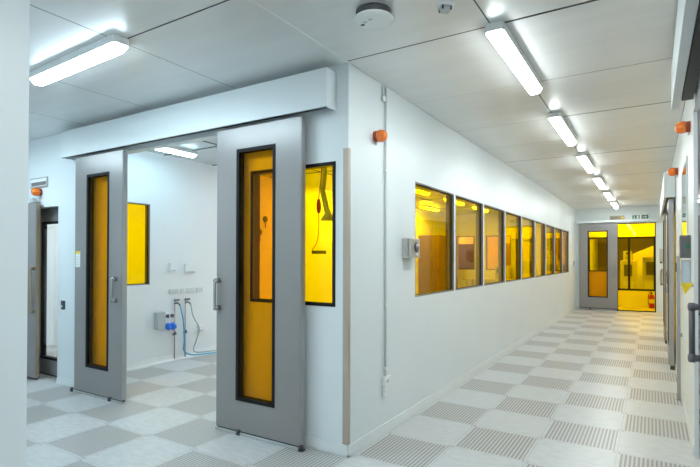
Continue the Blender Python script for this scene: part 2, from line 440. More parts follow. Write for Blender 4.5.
# ------------------------------------------------------------------ sliding doors
dn = [0]
def d_handle(parent, x, z0, z1, y_front, mat='chrome', off=.055):
    mb = MB()
    pts = [(x, y_front, z0), (x, y_front-off*.8, z0), (x, y_front-off, z0+.02), (x, y_front-off, z1-.02), (x, y_front-off*.8, z1), (x, y_front, z1)]
    mb.tube(pts, .0135, 12, sub=5)
    for z in (z0, z1): mb.cyl((x, y_front+.001, z), (x, y_front-.012, z), .026).cyl((x, y_front-.012, z), (x, y_front-.058, z), .023, .021)
    return obj('handle', mb, mat, parent)
def sliding_leaf(x0, x1, yf, yb, z0, z1, wx0, wx1, wz0, wz1, label, handle_x=None, hz=(1.10, 1.35), glassmat='amber', notice=None, feet=True, edge=True, guides=None):
    dn[0] += 1
    r = thing('door_%d' % dn[0], ((x0+x1)/2, (yf+yb)/2, 0), label, 'door', kind='structure')
    e = .012
    mb = MB()
    mb.box(x0, wx0, yf, yb, z0, z1).box(wx1, x1, yf, yb, z0, z1).box(wx0, wx1, yf, yb, z0, wz0).box(wx0, wx1, yf, yb, wz1, z1)
    obj('leaf', mb, 'door', r)
    if edge:
        obj('edge_strip', MB().box(x1, x1+.006, yf+.003, yb-.003, z0, z1, .002), 'door_edge', r)
        obj('edge_strip', MB().box(x0-.006, x0, yf+.003, yb-.003, z0, z1, .002), 'door_edge', r)
    fr = MB().frame_y(wx0, wx1, wz0, wz1, yf-.004, yb+.004, .03)
    w = obj('window_frame', fr, 'black', r)
    obj('pane', MB().box(wx0+.02, wx1-.02, yf+.009, yf+.015, wz0+.02, wz1-.02), glassmat, w)
    if handle_x is not None: d_handle(r, handle_x, hz[0], hz[1], yf)
    obj('bottom_seal', MB().box(x0+.004, x1-.004, yf+.012, yb-.012, z0-.022, z0), 'track', r)
    if feet:
        obj('bottom_rail', MB().box(x0, x1+.025, yf-.014, yf+.006, .003, .02, .002), 'grey_plastic', r)
        for x in guides or (x0+.3*(x1-x0), x1+.018):
            f = MB().box(x-.022, x+.022, yf-.025, yf+.028, .0, .014, .003).cyl((x, yf-.012, .012), (x, yf-.012, .046), .019, n=16, bev=.003)
            obj('floor_guide', f, 'dark_plastic', r)
    if notice:
        a, c, d, e2 = notice
        n = obj('notice', MB().box(a, c, yf-.004, yf-.0005, d, e2), 'sign_white', r, 'small white notice')
        obj('notice_header', MB().box(a, c, yf-.005, yf-.004, e2-.03, e2), 'yellow', n)
        for i in range(4): obj('notice_line', MB().box(a+.015, c-.02-.015*(i % 2), yf-.005, yf-.004, d+.03+i*.028, d+.036+i*.028), 'grey_plastic', n)
    return r
LF, LB = -.1, -.04
sliding_leaf(-3.71, -2.80, LF, LB, .032, 2.728, -3.475, -3.04, .315, 2.515, 'grey sliding door leaf left of the laboratory opening, slid open', -2.895, (1.10, 1.335), notice=(-3.69, -3.60, 1.455, 1.64), guides=(-3.735, -2.99))
sliding_leaf(-1.36, -.395, LF, LB, .032, 2.728, -1.115, -.665, .30, 2.535, 'grey sliding door leaf right of the laboratory opening, nearest the corridor corner', -1.325, (1.11, 1.358), guides=(-1.07, -.38))
# end wall door (in front of the end wall, slid open to the left)
sliding_leaf(.118, 1.15, YE-.09, YE-.03, .06, 2.63, .356, .905, .385, 2.42, 'grey sliding door leaf with amber glass at the far end of the corridor', 1.06, (1.05, 1.35))

def header(x0, x1, yw, depth, z0, z1, label):
    r = thing('door_header', ((x0+x1)/2, yw-depth/2, z0), label, 'door header', 'white track covers over the sliding doors')
    t = .018
    mb = MB().box(x0, x1, yw-depth, yw-depth+t, z0, z1, .004).box(x0, x1, yw-depth+t, yw-.006, z1-t, z1)
    obj('cover', mb, 'wall', r)
    for a in (x0, x1-t): obj('end_cap', MB().box(a, a+t, yw-depth+t, yw-.006, z0, z1-t), 'wall', r)
    obj('track', MB().box(x0+t, x1-t, yw-depth+t+.01, yw-.012, z0+.03, z0+.08), 'track', r)
    return r
header(-3.95, -.115, 0, .145, 2.752, 3.06, 'long white track cover above the pair of lobby sliding doors')
header(.05, 2.2, YE, .12, 2.66, 2.74, 'slim white track cover above the far end door')

# doorway at the far left: sliding leaf in front and a glazed door behind
def passage():
    sliding_leaf(-5.55, -4.64, -.085, -.035, .03, 2.27, -5.4, -4.95, .3, 2.0, 'grey sliding door leaf at the far left beside the dim doorway', None, notice=None, feet=False, glassmat='clear')
    r = bpy.data.objects['door_%d' % dn[0]]
    d_handle(r, -4.665, .88, 1.43, -.085, 'bronze', .045)
    obj('lock', MB().box(-4.73, -4.67, -.091, -.085, 1.05, 1.2, .002).cyl((-4.70, -.085, 1.0), (-4.70, -.12, 1.0), .016), 'bronze', r)
    obj('edge_trim', MB().box(-4.634, -4.627, -.082, -.038, .03, 2.27), 'bronze', r)
    obj('top_hanger', MB().box(-4.78, -4.70, -.1, -.04, 2.27, 2.325, .004), 'grey_plastic', r)
    sliding_leaf(-5.85, -4.22, .13, .18, .03, 2.6, -4.93, -4.235, .22, 2.04, 'grey glazed door standing inside the far left doorway', None, feet=False, edge=False, glassmat='clear')
    r = bpy.data.objects['door_%d' % dn[0]]
    obj('edge_trim', MB().box(-5.12, -4.945, .122, .129, .03, 2.6), 'bronze', r)
passage()
# door lining of far left doorway
mb = MB().box(PX0, PX0+.02, -.004, T, 0, PZ).box(PX1-.006, PX1, -.004, T, 0, PZ).box(PX0+.02, PX1-.006, -.004, T, PZ-.004, PZ)
struct('trim_2', mb, 'skirt')
# ------------------------------------------------------------------ corner guard
cg = MB().prism([(-.048, -.003), (-.048, 0), (0, 0), (0, .03), (.003, .03), (.003, -.003)], 'z', .09, 2.44)
tag(obj('corner_guard', cg, 'guard'), 'tall brushed steel corner guard on the white wall corner', 'corner guard')

# ------------------------------------------------------------------ ceiling lights
def ceiling_light(name, loc, length, along, mat, label, group):
    # loc: centre on the ceiling
    r = thing(name, loc, label, 'ceiling light', group)
    x, y, z = loc; w = .125; c = .03; L = length/2
    def pts(L, w, c):
        p = [(-L+c, -w/2), (L-c, -w/2), (L-c*.3, -w/2+c*.3), (L, -w/2+c), (L, w/2-c), (L-c*.3, w/2-c*.3), (L-c, w/2), (-L+c, w/2), (-L+c*.3, w/2-c*.3), (-L, w/2-c), (-L, -w/2+c), (-L+c*.3, -w/2+c*.3)]
        return [(x+a, y+b) if along == 'x' else (x+b, y+a) for a, b in p]
    top = .011 if z > H-.01 else 0
    obj('housing', MB().prism(pts(L, w, c), 'z', z-.056, z-.002), 'white_plastic', r)
    d = MB().prism(pts(L-.004, w-.006, c), 'z', z-.092, z-.0561)
    for v in d.bm.verts:                                            # chamfered lower edge
        if v.co.z < z-.08:
            du, dw = (v.co.x-x, v.co.y-y) if along == 'x' else (v.co.y-y, v.co.x-x)
            du *= (L-.026)/L; dw *= .64
            v.co.x, v.co.y = (x+du, y+dw) if along == 'x' else (x+dw, y+du)
    d.bm.normal_update()
    for fc in d.bm.faces: fc.material_index = 0 if fc.normal.z < -.9 else 1
    obj('diffuser', d, [mat, mat + '_side'], r, 'lit white diffuser')
    return r
LG = 'strip lights along the corridor ceiling'
lt = ceiling_light('ceiling_light', (1.165, .61, H), 1.37, 'y', 'lamp_corr', 'largest lit strip light of the corridor row, nearest the camera', LG)
nm = ['second lit strip light of the corridor row from the camera', 'third lit strip light of the corridor row from the camera', 'fourth lit strip light of the corridor row from the camera',
      'fifth lit strip light of the corridor row, next to last', 'smallest lit strip light of the corridor row, closest to the end door']
for k in range(1, 6): dup(lt, (1.165, .61+2.32*k, H), 0, nm[k-1])
dup(lt, (1.165, -1.71, H), 0, 'lit strip light of the corridor row just behind the camera')
dup(lt, (1.165, -4.2, H), 0, 'lit strip light of the corridor row furthest behind the camera')
l2 = ceiling_light('ceiling_light', (-1.755, -1.193, H), 1.30, 'x', 'lamp_lobby', 'lit strip light on the lobby ceiling before the sliding doors', 'strip lights in the lobby')
dup(l2, (-4.6, -1.195, H), 0, 'lit strip light of the side corridor hidden by the near wall')
l2.rotation_euler.z = math.radians(-2.4)      # mounted slightly askew
RG = 'strip lights in the laboratory'
l3 = ceiling_light('ceiling_light', (-2.37, 1.7, H), 1.3, 'y', 'lamp_lab', 'laboratory strip light in the middle row right behind the sliding doors', RG)
dup(l3, (-3.63, .95, H), 0, 'laboratory strip light seen through the opening of the sliding doors')
l5 = ceiling_light('ceiling_light', (-2.37, 4.2, H), 1.3, 'y', 'lamp_lab_deep', 'second strip light of the laboratory middle row counted from the sliding doors', RG)
for y, k in ((6.65, 'third'), (9.1, 'fourth'), (11.4, 'fifth')):
    dup(l5, (-2.37, y, H), 0, '%s strip light of the laboratory middle row counted from the sliding doors' % k)
dup(l5, (-3.63, 6.2, H), 0, 'added laboratory strip light brightening the left wall behind the lobby window')  # extra lamp added to brighten the wall seen through the lobby window
dup(l5, (-3.63, 10.45, H), 0, 'laboratory strip light close to the far left corner of the room')
dup(l5, (-5.6, 1.3, H), 0, 'strip light of the side room behind the laboratory wall window')
dup(l5, (-5.6, 3.9, H), 0, 'rear strip light of the side room behind the laboratory wall')
l4 = ceiling_light('ceiling_light', (-1.2, 15.2, H), 1.3, 'x', 'lamp_white', 'strip light behind the laboratory back doorway', 'strip lights of the far rooms')
dup(l4, (1.4, 14.35, H), 0, 'strip light over the small lobby behind the end doorway')
dup(l4, (-3.2, 15.2, H), 0, 'strip light behind the left window of the laboratory back wall')
dup(l4, (1.15, 17.0, H), PI/2+.4, 'slanting strip light left of the post behind the glazed partition')
dup(l4, (1.75, 18.2, H), PI/2, 'strip light right of the post behind the glazed partition')

# ------------------------------------------------------------------ things on the ceiling
SPX, SPY = .565, -.612
sm = thing('ceiling_unit', (SPX, SPY, H), 'round white ceiling unit with black base near the corner', 'ceiling unit')
obj('base', MB().lathe([(0, -.001), (.105, -.001), (.112, -.01), (.112, -.052), (0, -.052)], (SPX, SPY, H), (0, 0, 1), 40), 'dark_plastic', sm)
cv = obj('cover', MB().lathe([(0, -.052), (.124, -.052), (.128, -.057), (.124, -.064), (.1, -.070), (.05, -.074), (0, -.075)], (SPX, SPY, H), (0, 0, 1), 40), 'white_plastic', sm)
for dx, dy, m_ in ((-.075, -.005, 'dark_plastic'), (-.045, -.03, 'grey_plastic'), (.0, -.045, 'grey_plastic')): obj('vent', MB().box(SPX+dx-.012, SPX+dx+.012, SPY+dy-.007, SPY+dy+.007, H-.0755, H-.066), m_, cv)
sd = thing('smoke_detector', (.976, -.455, H), 'small white detector on the ceiling cut by the top edge', 'detector')
obj('base', MB().lathe([(0, -.001), (.055, -.001), (.055, -.014), (.045, -.02), (0, -.02)], (.976, -.455, H), (0, 0, 1)), 'white_plastic', sd)
obj('chamber', MB().lathe([(0, -.02), (.034, -.02), (.036, -.035), (.03, -.045), (0, -.048)], (.976, -.455, H), (0, 0, 1)), 'grey_plastic', sd)
for a in range(4):
    obj('fin', MB().box(.976+.036*math.cos(a*PI/2)-.005, .976+.036*math.cos(a*PI/2)+.005, -.455+.036*math.sin(a*PI/2)-.005, -.455+.036*math.sin(a*PI/2)+.005, H-.042, H-.02), 'dark_plastic', sd)

# ------------------------------------------------------------------ beacons
BG = 'orange warning beacons'
bc = thing('warning_beacon', (0, .44, 2.622), 'orange warning beacon beside the grey conduit on the corridor wall', 'beacon', BG)
obj('base', MB().lathe([(0, -.003), (.046, -.003), (.048, .012), (.046, .03), (0, .03)], (0, .44, 2.622), (1, 0, 0)), 'beacon_base', bc)
obj('lens', MB().lathe([(.044, .03), (.050, .035), (.053, .05), (.0525, .066), (.048, .085), (.039, .099), (.025, .108), (.012, .112), (0, .113)], (0, .44, 2.622), (1, 0, 0)), 'orange', bc)
obj('cable_gland', MB().cyl((.012, .44, 2.577), (.012, .44, 2.549), .008, n=10), 'white_plastic', bc)
dup(bc, (-4.70, 0, 2.41), -PI/2, 'orange warning beacon over the far left doorway under a small sign')
dup(bc, (XR, 1.85, 2.71), PI, 'orange warning beacon on the right wall, the higher and larger one')
dup(bc, (XR, 4.2, 2.68), PI, 'orange warning beacon on the right wall further along, above the second track cover')

# ------------------------------------------------------------------ conduit, socket, wall box
cd = thing('cable_conduit', (0, .6, .5), 'thin grey vertical conduit on the corridor wall', 'conduit')
obj('pipe', MB().tube([(.014, .612, .50), (.014, .612, 3.10)], .0095, 12, sub=1), 'conduit', cd)
obj('pipe', MB().tube([(.014, .552, 2.995), (.014, .552, 3.10)], .008, 12, sub=1), 'conduit', cd)
obj('junction_box', MB().cyl((.001, .566, 2.985), (.03, .566, 2.985), .028, n=20, bev=.003), 'white_plastic', cd)
for z in (2.35, 1.15, .58): obj('clip', MB().box(.001, .028, .598, .626, z-.012, z+.012, .003), 'white_plastic', cd)
sk_ = thing('wall_socket', (0, .60, .36), 'white socket at the foot of the grey conduit', 'socket')
obj('back_box', MB().box(.001, .038, .555, .695, .435, .51, .004), 'white_plastic', sk_)
obj('plug', MB().box(.001, .03, .585, .645, .335, .434, .005), 'white_plastic', sk_)
obj('button', MB().box(.0381, .041, .59, .63, .46, .485, .001), 'grey_plastic', sk_)
wb = thing('steel_wall_box', (0, 1.08, 1.57), 'brushed steel box with an oval dark opening left of the first corridor window', 'wall box')
obj('back_plate', MB().box(.001, .058, .985, 1.185, 1.568, 1.757, .003), 'steel', wb)
obj('door', MB().box(.062, .095, .985, 1.185, 1.568, 1.757, .004), 'steel', wb)
obj('opening', MB().lathe([(0, 0), (.05, 0), (.052, .004), (.04, .009), (.032, .004), (0, .003)], (.095, 1.10, 1.672), (1, 0, 0)), 'dark_plastic', wb)
obj('knob', MB().lathe([(0, 0), (.028, 0), (.028, .012), (.018, .02), (0, .022)], (.097, 1.10, 1.68), (1, 0, 0)), 'chrome', wb)
obj('catch', MB().cyl((.095, 1.10, 1.60), (.108, 1.10, 1.60), .014), 'white_plastic', wb)
# small dark reader near the left sliding door
rd = thing('card_reader', (-4.13, 0, .98), 'small black reader on the white wall left of the sliding door', 'card reader')
obj('body', MB().box(-4.163, -4.10, -.022, .002, .925, 1.035, .005), 'dark_plastic', rd)
obj('button', MB().cyl((-4.131, -.022, .965), (-4.131, -.026, .965), .014), 'grey_plastic', rd)
# thin wall switch near the end of the corridor
ws = thing('wall_switch', (0, 12.95, 1.42), 'small grey switch on the corridor wall before the far end door', 'switch')
obj('body', MB().box(.001, .035, 12.88, 13.02, 1.36, 1.5, .004), 'grey_plastic', ws)
obj('rocker', MB().box(.0351, .04, 12.92, 12.98, 1.40, 1.46, .002), 'dark_plastic', ws)

# ------------------------------------------------------------------ signs
sg = thing('door_sign', (-4.73, 0, 2.48), 'small white framed sign with a dark strip above the far left beacon', 'sign', 'signs over doors')
obj('board', MB().box(-4.94, -4.515, -.018, -.001, 2.472, 2.60, .003), 'door_edge', sg)
obj('display', MB().box(-4.925, -4.53, -.0195, -.0181, 2.488, 2.585), 'sign_white', sg)
obj('text_strip', MB().box(-4.90, -4.535, -.0205, -.0196, 2.495, 2.543), 'frame', sg)
s2 = thing('door_sign', (1.14, YE, 2.73), 'tan sign with a yellow spot above the far end door leaf', 'sign', 'signs over doors')
obj('board', MB().box(.955, 1.34, YE-.03, YE-.001, 2.745, 2.86, .004), 'sign_tan', s2)
obj('spot', MB().cyl((1.30, YE-.03, 2.80), (1.30, YE-.036, 2.80), .03), 'yellow', s2)
for i in range(3): obj('text_line', MB().box(.985, 1.23-.03*i, YE-.032, YE-.0301, 2.775+i*.026, 2.787+i*.026), 'grey_box', s2)
ex = thing('exit_sign', (1.74, YE, 2.72), 'green and white exit sign with a running figure and arrow above the end doorway', 'exit sign')
obj('board', MB().box(1.545, 1.955, YE-.025, YE-.001, 2.735, 2.86, .003), 'sign_white', ex)
obj('green_field', MB().box(1.55, 1.735, YE-.027, YE-.0251, 2.74, 2.855).box(1.785, 1.95, YE-.027, YE-.0251, 2.74, 2.855), 'green', ex)
y = YE-.0272
fig = MB()
fig.prism([(1.595+.012*math.cos(a*PI/5), 2.834+.012*math.sin(a*PI/5)) for a in range(10)], 'y', y, y-.001)
fig.prism([(1.585, 2.82), (1.602, 2.815), (1.615, 2.79), (1.60, 2.782)], 'y', y, y-.001)
fig.prism([(1.60, 2.79), (1.612, 2.785), (1.622, 2.755), (1.61, 2.75)], 'y', y, y-.001).prism([(1.598, 2.79), (1.606, 2.78), (1.575, 2.755), (1.57, 2.765)], 'y', y, y-.001)
fig.prism([(1.60, 2.815), (1.63, 2.80), (1.628, 2.793), (1.598, 2.806)], 'y', y, y-.001).box(1.66, 1.71, y-.001, y, 2.75, 2.845)
obj('running_figure', fig, 'sign_white', ex)
ar = MB().box(1.81, 1.88, y-.001, y, 2.79, 2.805).prism([(1.875, 2.76), (1.93, 2.7975), (1.875, 2.835), (1.875, 2.815), (1.90, 2.7975), (1.875, 2.78)], 'y', y, y-.001)
obj('arrow', ar, 'sign_white', ex)

# ------------------------------------------------------------------ right side of the corridor
# nearest door: polished leaf with a D handle, under its track cover
def header_x(y0, y1, x0, z0, z1, label, fascia=.055):
    r = thing('door_header', ((x0+XR)/2, (y0+y1)/2, z0), label, 'door header', 'white track covers over the sliding doors')
    obj('cover', MB().box(x0, x0+fascia, y0, y1, z0, z1, .003).box(x0+fascia, XR-.006, y0, y1, z1-.02, z1), 'wall', r)
    obj('end_cap', MB().box(x0+fascia, XR-.006, y1-.02, y1, z0+.06, z1-.02), 'wall', r)
    obj('end_cap', MB().box(x0+fascia, XR-.006, y0, y0+.02, z0, z1-.02), 'wall', r)
    obj('track', MB().box(x0+fascia+.012, XR-.012, y0+.03, y1-.03, z0+.05, z0+.10), 'track', r)
    return r
header_x(-2.4, 1.33, 2.178, 2.745, 3.06, 'white track cover along the top right edge above the polished door')
dn[0] += 1
pd = thing('door_%d' % dn[0], (2.31, -.3, 0), 'polished grey sliding door at the right edge with a tubular handle', 'door', kind='structure')
obj('leaf', MB().box(2.303, 2.325, -1.1, .42, .02, 2.73), 'glossy_panel', pd)
obj('edge_strip', MB().box(2.301, 2.326, .42, .432, .02, 2.73, .003), 'door_edge', pd)
hm = MB(); hx = 2.25; hy = .33
hm.tube([(hx, hy, .955), (hx, hy, 1.285)], .0165, 16, sub=1)
for z in (.965, 1.275): hm.cyl((hx-.012, hy, z), (2.302, hy, z), .02, n=18, bev=.004).lathe([(0, -.026), (.018, -.024), (.022, -.01), (.022, .01), (.018, .024), (0, .026)], (hx, hy, z), (0, 0, 1))
obj('handle', hm, 'grey_box', pd, 'dark grey tubular pull handle')
struct('wall_side', MB().box(4.9, 5.0, -2.5, YE, 0, H+.02).box(XR+.1, 5.0, -2.6, -2.5, 0, H+.02), 'wall')
struct('trim_3', MB().box(XR-.004, XR+.024, 1.425, 1.44, 0, 2.74).box(XR-.004, XR+.024, -.8, 1.425, 2.73, 2.74), 'wall')
b_ = MB()
for k, (a, c) in enumerate(zip([-2.5, -1.24, -.03, 1.22, 2.47, 3.6, 4.75, 5.9, 7.05, 8.2, 9.35, 10.5, 11.7, 12.6], [-1.24, -.03, 1.22, 2.47, 3.6, 4.75, 5.9, 7.05, 8.2, 9.35, 10.5, 11.7, 12.6, 13.5])):
    for x0, x1 in ((2.36, 3.6), (3.6, 4.9)): b_.box(x0+.003, x1-.003, a+.005, c-.005, H, H+.008)
struct('ceiling_side', b_, 'ceil')
sl = ceiling_light('ceiling_light', (3.6, 12.0, H), 1.3, 'x', 'lamp_side', 'strip light across the parallel corridor glimpsed past the polished door', 'strip lights in the parallel corridor')
dup(sl, (3.6, 5.0, H), 0, 'added unseen strip light brightening the middle of the parallel corridor')  # out of view, added as fill light for the parallel corridor
dup(sl, (3.6, .5, H), 0, 'added unseen strip light brightening the near part of the parallel corridor')  # second unseen fill lamp, added to light the corridor's near part
sliding_leaf(2.85, 3.9, YE-.09, YE-.03, .03, 2.78, 3.3, 3.7, .4, 2.5, 'grey door leaf at the end of the parallel corridor, glimpsed at the right edge', 3.8, (1.05, 1.35))
# wall items just past the polished door
bx = thing('control_box', (2.30, 1.9, 1.57), 'dark grey control box on the right wall above the pale blue holder', 'control box')
obj('case', MB().box(2.252, XR-.001, 1.83, 1.95, 1.572, 1.77, .003), 'grey_box', bx)
obj('label_plate', MB().box(2.29, 2.325, 1.826, 1.8299, 1.655, 1.69), 'green', bx)
obj('rim', MB().frame_y(2.256, 2.326, 1.578, 1.764, 1.827, 1.8295, .006), 'frame', bx)
hb = thing('wall_dispenser', (2.30, 1.92, 1.34), 'pale blue wall dispenser below the dark control box', 'dispenser')
obj('case', MB().box(2.272, XR-.001, 1.86, 1.97, 1.345, 1.555, .008), 'blue_white', hb)
obj('side_rail', MB().box(2.262, 2.2715, 1.87, 1.97, 1.33, 1.56, .002), 'grey_plastic', hb)
ts = thing('hazard_sign', (2.29, 1.3, 1.27), 'yellow downward pointing triangle sign by the polished door', 'sign')
obj('board', MB().prism([(2.245, 1.372), (2.329, 1.372), (2.272, 1.275)], 'y', 1.50, 1.506), 'yellow', ts)
obj('fixing', MB().box(2.31, XR-.001, 1.506, 1.53, 1.34, 1.365), 'grey_plastic', ts)
# a narrow glazed strip in the right wall and the grey jamb beside it
wn[0] += 1
gw = thing('window_%d' % wn[0], (XR, 2.65, 1.8), 'narrow clear vision panel in the right wall above the control box', 'window', kind='structure')
obj('window_frame', MB().frame_x(2.2, 3.1, 1.75, 2.52, XR-.012, XR-.001, .035), 'skirt', gw)
obj('pane', MB().box(XR-.008, XR-.003, 2.235, 3.065, 1.785, 2.485), 'glossy_panel', gw)
jb = thing('door_post', (2.295, 3.27, 0), 'slim grey post standing on the floor against the right wall', 'post')
obj('post', MB().box(2.278, 2.312, 3.24, 3.30, .0, 1.60, .003), 'door_edge', jb)
obj('pull', MB().box(2.27, 2.2779, 3.245, 3.27, 1.42, 1.52, .002), 'dark_plastic', jb)
for z in (.7, 1.4): obj('bracket', MB().box(2.312, XR-.001, 3.25, 3.29, z, z+.04), 'door_edge', jb)
# second and third sliding doors further along, seen edge on
header_x(4.9, 9.0, 2.19, 2.43, 2.79, 'white track cover further along the right wall above the edge-on grey door', .03)
def leaf_x(y0, y1, x0, x1, z0, z1, wy0, wy1, wz0, wz1, label, mat='door'):
    dn[0] += 1
    r = thing('door_%d' % dn[0], ((x0+x1)/2, (y0+y1)/2, 0), label, 'door', kind='structure')
    obj('leaf', MB().box(x0, x1, y0, wy0, z0, z1).box(x0, x1, wy1, y1, z0, z1).box(x0, x1, wy0, wy1, z0, wz0).box(x0, x1, wy0, wy1, wz1, z1), mat, r)
    w = obj('window_frame', MB().frame_x(wy0, wy1, wz0, wz1, x0-.003, x1+.003, .03), 'black', r)
    obj('pane', MB().box((x0+x1)/2-.003, (x0+x1)/2+.003, wy0+.02, wy1-.02, wz0+.02, wz1-.02), 'amber', w)
    obj('edge_strip', MB().box(x0+.003, x1-.003, y0-.006, y0, z0, z1), 'door_edge' if mat == 'door' else mat, r)
    mb = MB().tube([(x0, y0+.1, 1.1), (x0-.045, y0+.1, 1.1), (x0-.045, y0+.1, 1.35), (x0, y0+.1, 1.35)], .01, 10, sub=3)
    obj('handle', mb, 'chrome', r)
    obj('floor_guide', MB().box(x0+.01, x1+.004, y0-.04, y0-.007, 0, .055, .006), 'dark_plastic', r)
    return r
leaf_x(5.02, 5.98, 2.25, 2.308, .06, 2.42, 5.25, 5.75, .3, 2.3, 'grey sliding door seen edge on against the right wall')
leaf_x(7.5, 8.4, 2.236, 2.27, .03, 2.42, 7.54, 8.3, .3, 2.3, 'bronze edged amber glass door far along the right wall', 'bronze')
# dispensers on the right wall close to the end
db = thing('wall_dispenser', (2.27, 10.2, 1.5), 'upper grey steel dispenser on the right wall near the end doorway', 'dispenser', 'steel dispensers on the right wall')
obj('case', MB().box(2.19, XR-.001, 10.1, 10.35, 1.5, 1.8, .01), 'steel', db)
obj('nozzle', MB().box(2.2, 2.25, 10.18, 10.27, 1.46, 1.499, .004), 'dark_plastic', db)
dup(db, (2.27, 9.6, 1.02), 0, 'lower grey steel dispenser on the right wall near the end doorway')

# ------------------------------------------------------------------ laboratory wall services seen through the opening
X = LX
for yy, zz, w, h, lab in ((1.64, 1.42, .11, .13, 'small white thermostat on the laboratory wall, left of the dispenser'), (1.97, 1.40, .2, .15, 'wider white dispenser box on the laboratory wall')):
    t = thing('wall_unit', (X, yy, zz-h/2), lab, 'wall unit')
    obj('case', MB().box(X+.001, X+.045, yy-w/2, yy+w/2, zz-h/2, zz+h/2, .006), 'white_plastic', t)
    obj('slot', MB().box(X+.0451, X+.048, yy-w/2+.02, yy+w/2-.02, zz-h/2+.01, zz-h/2+.025), 'grey_plastic', t)
for i, (a, c) in enumerate(((1.59, 1.76), (1.80, 1.87), (1.92, 2.07), (2.11, 2.24))):
    t = obj('data_outlet', MB().box(X+.001, X+.02, a, c, 1.02, 1.085, .003), 'conduit')
    tag(t, ('leftmost', 'second from the left and smallest', 'third from the left', 'rightmost')[i] + ' of the pale outlet plates on the laboratory wall', 'outlet', 'outlet plates on the laboratory wall')
pb = thing('power_socket_box', (X, 1.45, .5), 'grey box with two bright blue industrial sockets on the laboratory wall', 'power socket')
obj('case', MB().box(X+.001, X+.09, 1.34, 1.47, .51, .76, .006), 'grey_plastic', pb)
obj('case', MB().box(X+.001, X+.05, 1.475, 1.662, .52, .74, .006), 'white_plastic', pb, 'white back plate')
for yy in (1.525, 1.612):
    sw = obj('switch', MB().cyl((X+.05, yy, .69), (X+.075, yy, .69), .026).box(X+.075, X+.09, yy-.008, yy+.008, .66, .72), 'grey_box', pb)
    so = obj('socket', MB().lathe([(0, 0), (.040, 0), (.043, .03), (.041, .075), (.036, .085), (0, .085)], (X+.05, yy, .56), (.75, 0, -.66)), 'blue', pb, 'blue round socket')
    obj('lid', MB().box(X+.1, X+.125, yy-.035, yy+.035, .50, .56, .01), 'blue', so)
for i, yy in enumerate((1.68, 1.88)):
    t = thing('supply_pipe', (X, yy, 0), ('left' if i == 0 else 'right') + ' thin vertical supply pipe with a dark valve on the laboratory wall', 'pipe', 'supply pipes')
    obj('pipe', MB().tube([(X+.03, yy, .0), (X+.03, yy, .9)], .009, 10, sub=1), 'pipe', t)
    v = obj('valve', MB().cyl((X+.03, yy-.025, .40), (X+.03, yy+.025, .40), .018).box(X+.03, X+.06, yy-.006, yy+.006, .40, .44), 'grey_box', t)
    obj('tap', MB().tube([(X+.03, yy, .86), (X+.09, yy, .88), (X+.12, yy+.03, .84)], .012, 10).box(X+.02, X+.05, yy-.01, yy+.08, .90, .93, .004), 'grey_box', t)
h1 = MB().tube([(X+.12, 1.71, .84), (X+.13, 1.76, .6), (X+.12, 1.79, .3), (X+.10, 1.80, .14), (X+.13, 1.9, .06), (X+.2, 2.05, .05), (X+.3, 2.3, .05), (X+.35, 2.65, .012), (X+.4, 3.0, .011)], .0105, 10)
tag(obj('hose', h1, 'hose_blue'), 'bright blue hose hanging from the left tap and trailing along the floor', 'hose')
h2 = MB().tube([(X+.12, 1.91, .84), (X+.13, 1.95, .65), (X+.13, 2.07, .45), (X+.12, 2.02, .26), (X+.12, 1.97, .12), (X+.16, 2.05, .075), (X+.28, 2.3, .075), (X+.33, 2.6, .035), (X+.36, 2.9, .011)], .0085, 10)
tag(obj('hose', h2, 'hose_grey'), 'grey-green hose hanging from the right tap in a long loop', 'hose')
t = thing('wall_unit', (X, 2.2, .4), 'small pale box low on the laboratory wall right of the hoses', 'wall unit')
obj('case', MB().box(X+.001, X+.05, 2.13, 2.24, .36, .48, .006), 'white_plastic', t)
obj('slot', MB().box(X+.0501, X+.053, 2.15, 2.22, .38, .40), 'grey_plastic', t)

# pendant cable with red connector and its dark bar shelf, on the laboratory's left wall deeper in
pc = thing('pendant_cable', (-2.05, 2.5, H), 'red connector hanging on a thin cable behind the lobby window', 'pendant cable')
obj('cable', MB().tube([(-2.00, 2.5, H-.01), (-2.02, 2.5, 2.75), (-2.06, 2.5, 2.42)], .007, 8), 'red', pc)
obj('connector', MB().lathe([(0, -.11), (.022, -.10), (.034, -.04), (.034, .04), (.02, .10), (0, .11)], (-2.06, 2.5, 2.32), (0, 0, 1), 16), 'red', pc)
obj('cord', MB().tube([(-2.06, 2.5, 2.22), (-2.06, 2.5, 2.0), (-2.09, 2.5, 1.80), (-2.17, 2.5, 1.69), (-2.16, 2.5, 1.66)], .006, 8), 'red', pc)
obj('hand_grip', MB().box(-2.18, -1.93, 2.485, 2.515, 1.625, 1.675, .01), 'grey_box', pc)
# hanging extraction arm
ea = thing('extraction_arm', (-2.24, 2.9, H), 'grey jointed extraction arm hanging behind the lobby window', 'extraction arm')
obj('duct', MB().tube([(-2.24, 2.9, H-.01), (-2.25, 2.9, 2.85), (-2.28, 2.9, 2.62)], .05, 14), 'grey_plastic', ea)
obj('duct', MB().tube([(-2.28, 2.9, 2.62), (-2.23, 2.9, 2.45), (-2.18, 2.9, 2.25)], .045, 14), 'grey_plastic', ea)
obj('hood', MB().lathe([(.045, .1), (.05, .05), (.12, -.06), (.115, -.06), (.0, .04)], (-2.17, 2.9, 2.2), (0, 0, 1), 18), 'grey_plastic', ea)
